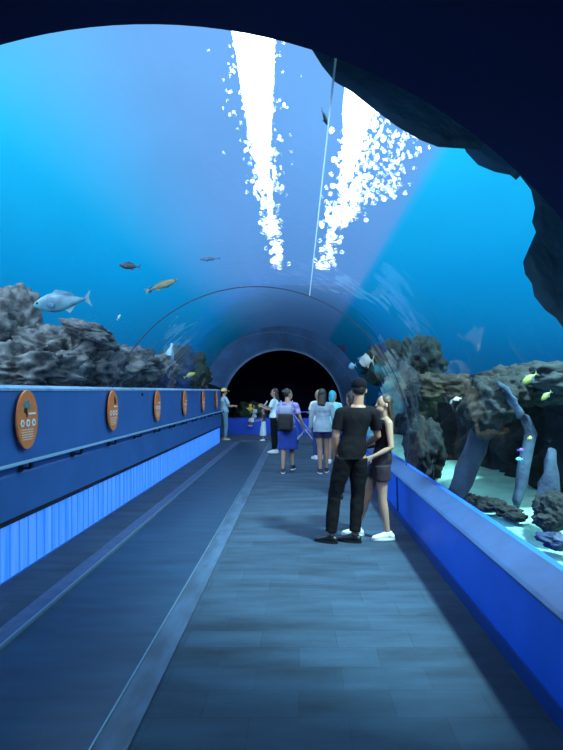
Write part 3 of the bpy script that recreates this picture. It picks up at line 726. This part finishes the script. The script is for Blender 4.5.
        for f in (.25, .5, .75, 1.0):
            z = hc.z+(z1-hc.z)*f; g = (hc.z-z)/max(.01, hc.z-pc.z); c = hc.lerp(pc, min(1, g)); c.z = z
            u = rot2((1, 0, 0), Q['pyaw'])*((.175+.05*f)*k); v = rot2((0, 1, 0), Q['pyaw'])*((.130+.06*f)*k)
            rg.insert(0, (c, u, v))
        loft(bm, rg, 28)
    finish({'trousers': 'trousers', 'shorts': 'shorts'}.get(kind, 'skirt'), bm, m_, body, vox, 3, .022*k)
    sm_, solem = shoes
    for sd in (0, 1):
        an = Q['ankle'][sd]; fd = rot2((0, 1, 0), Q['fyaw'][sd]); z0 = an.z-.085*k
        g = V((an.x, an.y, z0))
        bm = bmesh.new()
        limb(bm, [(g-fd*.045*k+V((0, 0, .045*k)), .036*k, .040*k), (g+fd*.02*k+V((0, 0, .055*k)), .042*k, .050*k), (g+fd*.09*k+V((0, 0, .040*k)), .045*k, .036*k), (g+fd*.16*k+V((0, 0, .03*k)), .043*k, .024*k)], 16, True, ref=(0, 0, 1))
        limb(bm, [(g-fd*.015*k+V((0, 0, .05*k)), .045*k), (g-fd*.01*k+V((0, 0, .10*k)), .043*k)], 14, False)
        so = finish('shoe', bm, sm_, body, min(vox, .007), 2)
        bm = bmesh.new()
        sg = 20; ring = []
        for i in range(sg):
            a = 2*PI*i/sg; l = .143*k*math.cos(a); ww = .047*k*math.sin(a)*(1.0+.10*math.cos(a))
            ring.append((l+.055*k, ww))
        rt = V((fd.y, -fd.x, 0))
        lo = [bm.verts.new(g+fd*a+rt*b+V((0, 0, .002))) for a, b in ring]; hi = [bm.verts.new(g+fd*a+rt*b+V((0, 0, .026*k))) for a, b in ring]
        for i in range(sg): bm.faces.new((lo[i], lo[(i+1) % sg], hi[(i+1) % sg], hi[i]))
        bm.faces.new(lo[::-1]); bm.faces.new(hi); link('sole', bm, solem, so)
    return body

skinA = mat('skin_tan', (150, 112, 92), .5, spec=.4); skinB = mat('skin_light', (165, 132, 114), .5, spec=.4)
blackc = mat('black_cloth', (7, 6, 14), .85, spec=.2); blackc2 = mat('black_denim', (5, 5, 12), .85, spec=.2)
hairD = mat('hair_dark', (24, 18, 18), .55, .3, 60, stretch=(1, 1, .1)); hairBr = mat('hair_brown', (50, 38, 30), .5, .4, 50, stretch=(1, 1, .1))
white = mat('white_shoe', (225, 232, 240), .5); blk_sole = mat('black_sole', (10, 10, 14), .6); blkshoe = mat('black_shoe', (14, 16, 28), .4)

# man in black
Qm = dict(k=1.0, T=MP, pyaw=math.radians(25), cyaw=math.radians(4), hyaw=math.radians(-14), tilt=-.08,
    pelvis=V((.125, 0, .95)), chest=V((.175, .01, 1.29)), neck=V((.195, 0, 1.50)), head=V((.215, .02, 1.665)),
    hip=[V((.045, -.02, .93)), V((.205, .02, .93))], knee=[V((-.06, .03, .50)), V((.20, .06, .50))], ankle=[V((-.105, -.02, .085)), V((.155, .0, .085))],
    fyaw=[math.radians(62), math.radians(66)], sh=[V((.015, 0, 1.42)), V((.362, .02, 1.42))],
    el=[V((-.045, .0, 1.16)), V((.425, .08, 1.16))], wr=[V((-.045, .08, .93)), V((.30, .26, 1.04))])
person('man in black t-shirt, trousers and dark cap standing with his back to the camera', P(340, 391, 5.93)*V((1, 1, 0)) if False else V(((340-299)/541*5.93, 5.93, 0)),
       Qm, skinA, ('tshirt', blackc, 'short', .0), ('trousers', blackc2, 0), (blkshoe, blk_sole), 'cap', hairD, .0065)
# woman in black tank top
Qw = dict(k=.93, T=FP, pyaw=math.radians(82), cyaw=math.radians(80), hyaw=math.radians(104), tilt=.05,
    pelvis=V((.065, 0, .84)), chest=V((.105, 0, 1.16)), neck=V((.125, 0, 1.355)), head=V((.095, -.01, 1.505)),
    hip=[V((.06, -.08, .83)), V((.05, .08, .83))], knee=[V((.075, -.08, .44)), V((-.09, .05, .44))], ankle=[V((.13, -.09, .08)), V((-.19, .10, .08))],
    fyaw=[math.radians(92), math.radians(80)], sh=[V((.130, -.150, 1.305)), V((.10, .150, 1.305))],
    el=[V((.150, -.20, 1.04)), V((.08, .21, 1.04))], wr=[V((-.045, -.20, .945)), V((-.14, .12, 1.0))])
wom = person('woman in black tank top and dark shorts with long hair, facing the man in black', V(((375-299)/541*6.12, 6.12, 0)),
       Qw, skinB, ('tank', blackc, '', .0), ('shorts', mat('shorts_plum', (40, 14, 34), .8, .5, 6, col2=(16, 10, 26)), .42), (white, white), 'long', hairBr, .0065)
# woman with backpack
Qb = stand(1.70, math.radians(-8), True, 0, .09, (((-.23, .02, 1.15), (-.19, .18, 1.0)), ((.25, .0, 1.16), (.31, .12, .93))), math.radians(-55), 0)
Qb['ankle'] = [V((-.10, -.05, .083)), V((.09, .14, .13))]; Qb['knee'] = [V((-.09, .02, .48)), V((.07, .20, .50))]
wb = person('woman with a dark backpack, purple shirt and knee-length blue skirt walking away', V(((288-299)/541*10.95, 10.95, 0)), Qb, skinB,
       ('tshirt', mat('shirt_purple', (120, 104, 190), .8, .3, 9, col2=(190, 186, 225)), 'short', .0), ('skirt', mat('skirt_blue', (26, 60, 150), .8), .50), (blkshoe, white), 'bun', hairD, .009)
t = empty('backpack', V(((285.5-299)/541*10.75, 10.75, 0)), 'dark backpack with pale top and lilac straps on the back of the woman in purple', 'backpack', None, math.radians(-8))
bm = bmesh.new(); box(bm, -.15, .15, -.09, .07, .86, 1.20, .04); o = link('bag', bm, mat('bag_black', (14, 14, 26), .8), t, True)
bm = bmesh.new(); box(bm, -.13, .13, -.07, .07, 1.19, 1.37, .045); link('top_flap', bm, mat('bag_pale', (150, 160, 190), .8), t, True)
bm = bmesh.new(); box(bm, -.11, .11, -.125, -.09, .90, 1.07, .015); link('pocket', bm, mat('bag_black', (14, 14, 26), .8), t)
for sx in (-1, 1):
    bm = bmesh.new(); limb(bm, [(V((sx*.08, .0, 1.35)), .022, .008), (V((sx*.105, .05, 1.44)), .022, .008), (V((sx*.12, .14, 1.455)), .022, .008), (V((sx*.125, .235, 1.38)), .022, .008)], 8); link('strap', bm, mat('strap_lilac', (160, 150, 215), .8), t)
# woman in grey top
Qg = stand(1.70, 0, True, 0, .07, (((-.235, .02, 1.14), (-.25, .06, .93)), ((.235, .02, 1.14), (.25, .10, .95))), math.radians(-15))
Qg['ankle'] = [V((-.045, -.02, .083)), V((.085, .12, .083))]; Qg['knee'] = [V((-.05, .03, .48)), V((.08, .10, .49))]
person('woman in a loose grey long-sleeved top and dark blue shorts walking away', V(((322.5-299)/541*10.9, 10.9, 0)), Qg, skinB,
       ('loose', mat('top_grey', (140, 160, 180), .85, .15, 9), 'long', -.12), ('shorts', mat('shorts_navy', (20, 26, 80), .8), .38), (mat('shoe_maroon', (50, 22, 44), .6), white), 'shoulder', hairD, .009)
# woman in white shirt with phone
Qp = stand(1.72, math.radians(75), True, 0, .07, (((-.22, .10, 1.18), (-.16, .32, 1.26)), ((.22, .10, 1.18), (.10, .34, 1.28))), math.radians(10))
person('woman in a white shirt and black trousers looking at a phone in her hand', V(((275-299)/541*14.5, 14.5, 0)), Qp, skinB,
       ('loose', mat('shirt_white', (190, 220, 235), .8), 'short', .05), ('trousers', blackc2, 0), (white, white), 'shoulder', hairD, .011)
bm = bmesh.new(); box(bm, -.04, .04, -.005, .005, -.075, .075, .004)
o = link('phone', bm, mat('phone_body', (190, 205, 215), .3), None); o.location = V(((266-299)/541*14.4, 14.42, 1.33)); o.rotation_euler = (.5, .4, 1.4)
tag(o, 'pale phone held up by the woman in the white shirt', 'phone')
# two people half hidden behind the woman in grey
Qh = stand(1.68, math.radians(20), True, 0, .08, (((-.24, .02, 1.16), (-.10, .22, 1.30)), ((.24, .0, 1.14), (.2, .14, .95))), math.radians(30))
person('fair-haired person in pale top, mostly hidden behind the woman in grey', V(((318.5-299)/541*13.2, 13.2, 0)), Qh, skinB,
       ('loose', mat('top_cream', (205, 215, 215), .8), 'short', 0), ('trousers', mat('jeans_blue', (36, 60, 120), .8), 0), (white, white), 'bob', mat('hair_fair', (170, 150, 120), .6), .012)
Qh = stand(1.66, math.radians(-20), True, 0, .08, None, math.radians(-30))
person('person with turquoise hair and a pale turquoise top behind the woman in grey', V(((333-299)/541*12.4, 12.4, 0)), Qh, skinB,
       ('loose', mat('top_turquoise', (130, 205, 220), .8), 'short', 0), ('shorts', mat('shorts_grey', (60, 70, 90), .8), .6), (white, white), 'bob', mat('hair_turquoise', (40, 160, 190), .6), .012)
# dark haired person behind the man
Qh = stand(1.65, math.radians(10), True, 0, .10, None, math.radians(30))
Qh['ankle'] = [V((-.17, -.06, .08)), V((.23, .04, .08))]; Qh['knee'] = [V((-.13, .03, .46)), V((.17, .06, .46))]
person('dark-haired person in black almost hidden behind the man in the cap', V(((351-299)/541*8.4, 8.4, 0)), Qh, skinA,
       ('tshirt', blackc, 'short', 0), ('trousers', blackc2, 0), (blkshoe, blk_sole), 'bob', hairD, .009)
# children and the person at the wall end
Qc = stand(1.08, math.radians(100), True, 0, .08, (((-.24, .10, 1.14), (-.2, .3, 1.1)), ((.24, .1, 1.14), (.2, .30, 1.1))), 0)
dressw = mat('dress_white', (200, 225, 235), .8)
person('small child in long white dress standing on the floor beside the phone holder', V(((263.5-299)/541*18.0, 18.0, 0)), Qc, skinB,
       ('tshirt', mat('dress_top_dark', (50, 50, 70), .8), 'short', .1), ('dress', dressw, .28), (white, white), 'bob', mat('hair_reddish', (96, 60, 60), .6), .012)
Qc = stand(1.0, math.radians(150), True, 0, .08, (((-.24, .10, 1.14), (-.14, .3, 1.2)), ((.24, .1, 1.14), (.16, .28, 1.2))), 0)
k = Qc['k']; fw = rot2((0, 1, 0), Qc['pyaw'])
Qc['knee'] = [Qc['hip'][i]+fw*.20+V((0, 0, -.06)) for i in (0, 1)]; Qc['ankle'] = [Qc['knee'][i]+fw*.03-V((0, 0, .22)) for i in (0, 1)]
person('small child in white dress with yellow toy, seated on the far low wall', V(((254-299)/541*20.6, 20.66, .13)), Qc, skinB,
       ('tshirt', dressw, 'short', .1), ('dress', dressw, .62), (mat('shoe_pink', (190, 150, 190), .6), white), 'bob', hairD, .012)
bm = bmesh.new(); ell(bm, (0, 0, 0), (.085, .07, .10), None, 16); ell(bm, (0, -.02, .12), (.06, .055, .055), None, 14)
for sx in (-1, 1): ell(bm, (sx*.045, -.01, .17), (.02, .012, .025), None, 8); limb(bm, [(V((sx*.06, -.02, .04)), .026), (V((sx*.12, -.06, .02)), .02)], 8)
o = finish('plush_toy', bm, mat('toy_yellow', (225, 190, 70), .9), None, .012, 1); o.location = V(((250-299)/541*20.2, 20.28, .98)); tag(o, 'yellow plush toy held by the child seated on the wall', 'toy')
Qc = stand(1.74, math.radians(-60), True, 0, .08, (((-.24, .10, 1.14), (-.2, .3, 1.15)), ((.24, .1, 1.14), (.2, .30, 1.15))), 0)
person('person in pale blue clothes and yellow cap where the left wall ends', V(((224-299)/541*18.35, 18.35, 0)), Qc, skinB,
       ('loose', mat('top_paleblue', (150, 200, 225), .8), 'short', 0), ('trousers', mat('trousers_pale', (120, 165, 195), .8), 0), (mat('shoe_tan', (190, 170, 120), .6), white), 'suncap', hairD, .011)
# stroller
t = empty('stroller', V(((306-299)/541*16.6, 16.6, 0)), 'blue folding stroller with white frame between the two women walking away', 'stroller', None, math.radians(-100))
fm = mat('stroller_frame', (170, 190, 215), .4); fabric = mat('stroller_fabric', (30, 70, 170), .8)
bm = bmesh.new(); prism = [(V((0, -.16, .38)), .20, .03), (V((0, .10, .36)), .20, .03)]; limb(bm, prism, 12, True, ref=(0, 0, 1)); finish('seat', bm, fabric, t, .012, 1)
bm = bmesh.new(); limb(bm, [(V((0, -.17, .40)), .19, .025), (V((0, -.30, .85)), .18, .025)], 12, True, ref=(0, 1, 0)); finish('backrest', bm, fabric, t, .012, 1)
bm = bmesh.new(); limb(bm, [(V((0, -.34, .86)), .20, .02), (V((0, -.20, 1.0)), .21, .02), (V((0, .02, 1.02)), .21, .02), (V((0, .16, .94)), .20, .02)], 14, True, ref=(0, 0, 1)); finish('canopy', bm, fabric, t, .012, 1)
for sx in (-1, 1):
    bm = bmesh.new(); tube(bm, [V((sx*.22, .32, .10)), V((sx*.22, .05, .45)), V((sx*.22, -.32, .92)), V((sx*.22, -.46, 1.02))], .012); link('side_frame', bm, fm, t)
    bm = bmesh.new(); tube(bm, [V((sx*.22, -.36, .10)), V((sx*.22, .02, .48))], .012); link('leg', bm, fm, t)
    for yy in (.32, -.36):
        bm = bmesh.new(); bmesh.ops.create_cone(bm, cap_ends=True, segments=20, radius1=.085, radius2=.085, depth=.04, matrix=Matrix.Translation((sx*.25, yy, .088)) @ Matrix.Rotation(PI/2, 4, 'Y')); link('wheel', bm, blk_sole, t)
bm = bmesh.new(); tube(bm, [V((-.22, -.46, 1.02)), V((.22, -.46, 1.02))], .016); link('handlebar', bm, fm, t)

# ------------------------------------------------------------------ fish
def fish(px, py, d, ln, yaw, pitch, label, m, deep=.32, finm=None, tail=.9, eye=True, sub=None):
    bm = bmesh.new(); rings = []
    pr = [(0, .02), (.05, .30), (.15, .62), (.3, .93), (.42, 1.0), (.58, .85), (.74, .52), (.86, .26), (.92, .17), (.96, .15)]
    for t, r in pr:
        h = r*ln*deep/2; w = h*.48
        rings.append((V((ln*(.5-t), 0, 0)), V((0, w, 0)), V((0, 0, h))))
    loft(bm, rings, 18)
    o = link('fish', bm, m, None, True); o.location = P(px, py, d); o.rotation_euler = (0, pitch, yaw); tag(o, label, 'fish')
    fm_ = finm or m
    def fin(name, pts, th=.004):
        b2 = bmesh.new(); a = [b2.verts.new((x_*ln, -th*ln-.001, z_*ln)) for x_, z_ in pts]; c = [b2.verts.new((x_*ln, th*ln+.001, z_*ln)) for x_, z_ in pts]; n_ = len(pts)
        for i in range(n_): b2.faces.new((a[i], a[(i+1) % n_], c[(i+1) % n_], c[i]))
        b2.faces.new(a[::-1]); b2.faces.new(c); return link(name, b2, fm_, o)
    tt = tail*deep*.5
    fin('tail_fin', [(-.44, .02), (-.58, tt), (-.53, 0), (-.58, -tt), (-.44, -.02)])
    fin('dorsal_fin', [(.16, deep*.42), (.05, deep*.66), (-.22, deep*.42), (-.28, deep*.24)])
    fin('anal_fin', [(-.08, -deep*.42), (-.16, -deep*.62), (-.28, -deep*.26)])
    for sy in (-1, 1):
        b2 = bmesh.new(); limb(b2, [(V((.20*ln, sy*deep*.2*ln, -.04*ln)), .028*ln, .004*ln), (V((.08*ln, sy*(deep*.2+.06)*ln, -.07*ln)), .035*ln, .003*ln)], 8, ref=(0, 1, 0)); link('pectoral_fin', b2, fm_, o)
        b2 = bmesh.new(); ell(b2, (.40*ln, sy*deep*.125*ln, .02*ln), (.022*ln, .008*ln, .022*ln), None, 10); link('eye', b2, mat('fish_eye', (12, 14, 18), .2), o)
    return o
silver = mat('fish_silver', (30, 84, 120), .4, .2, 5, col2=(90, 150, 170)); fdark = mat('fish_dark', (26, 44, 66), .5)
fyel = mat('fish_yellow', (150, 165, 70), .4, .4, 14, col2=(60, 100, 110)); fwht = mat('fish_white', (205, 220, 215), .4); fbr = mat('fish_tan', (120, 120, 90), .5, .3, 12)
fish(60, 302, 7.3, .74, PI, .12, 'large silvery fish swimming above the grey rock slab at the left', silver, .36)
fish(129, 266, 6.6, .25, PI, -.10, 'small dark fish in open water, left of centre', fdark, .34)
fish(163, 285, 6.6, .40, 0, -.35, 'slender tan fish angled upward just above the first seam ring', fbr, .20)
fish(150, 289, 6.9, .24, 2.0, .2, 'dim bluish fish right behind the slender tan fish', mat('fish_dim', (30, 96, 150), .6), .3)
fish(209, 259, 7.0, .26, PI, .05, 'thin dark fish near the foot of the left light streak', mat('fish_slate', (70, 100, 140), .5), .16)
fish(325, 118, 4.6, .16, 1.2, .3, 'small dark fish beside the crown seam next to the right light streak', fdark, .4)
fish(529, 379, 5.0, .17, PI, .62, 'larger of the two yellow-striped fish in front of the dark reef', fyel, .42)
fish(546, 396, 4.9, .12, PI, .72, 'smaller yellow-striped fish just below the larger one', fyel, .42)
fish(482, 422, 5.8, .09, PI, 0, 'little yellow fish above the leftmost lit pillar', mat('fish_lemon', (200, 205, 110), .5), .5)
fish(530, 438, 5.0, .07, .6, 0, 'little pale yellow fish in the dark hollow under the yellow-striped pair', mat('fish_lemon', (200, 205, 110), .5), .5)
fish(457, 399, 6.6, .10, PI, .2, 'small pale fish in front of the dark reef, upper one of a loose pair', fwht, .5)
fish(451, 402, 6.6, .07, 1.9, .9, 'tiny white fish turned edge-on beside the small pale fish', fwht, .5)
fish(469, 447, 6.2, .09, 1.3, .9, 'tan and white fish hanging upright near the leftmost lit pillar', fbr, .45)
fish(521, 450, 5.3, .07, 0, 0, 'tiny violet-blue fish low in the hollow by the slim pillar', mat('fish_violet', (110, 90, 200), .4), .5)
fish(519, 459, 5.3, .07, PI, 0, 'tiny bright cyan fish just below the violet one', mat('fish_cyan', (110, 215, 240), .4), .5)
fish(366, 361, 9.6, .26, 2.6, 0, 'round white shape standing for a reflected person, beyond the vault above the woman in black', fwht, .85)  # fish mesh stands in for a person reflected in the vault
fish(352, 366, 10.4, .17, 2.4, .2, 'smaller pale blue fish left of the round white shape', mat('fish_paleblue', (110, 160, 190), .5), .7)
fish(190, 375, 13.5, .3, .4, -.4, 'yellowish fish beyond the vault above the far end of the left wall', mat('fish_lemon', (200, 205, 110), .5), .35)
fish(119, 317, 7.6, .10, 1.0, -1.0, 'tiny white fish steeply angled just outside the first seam ring', fwht, .3)
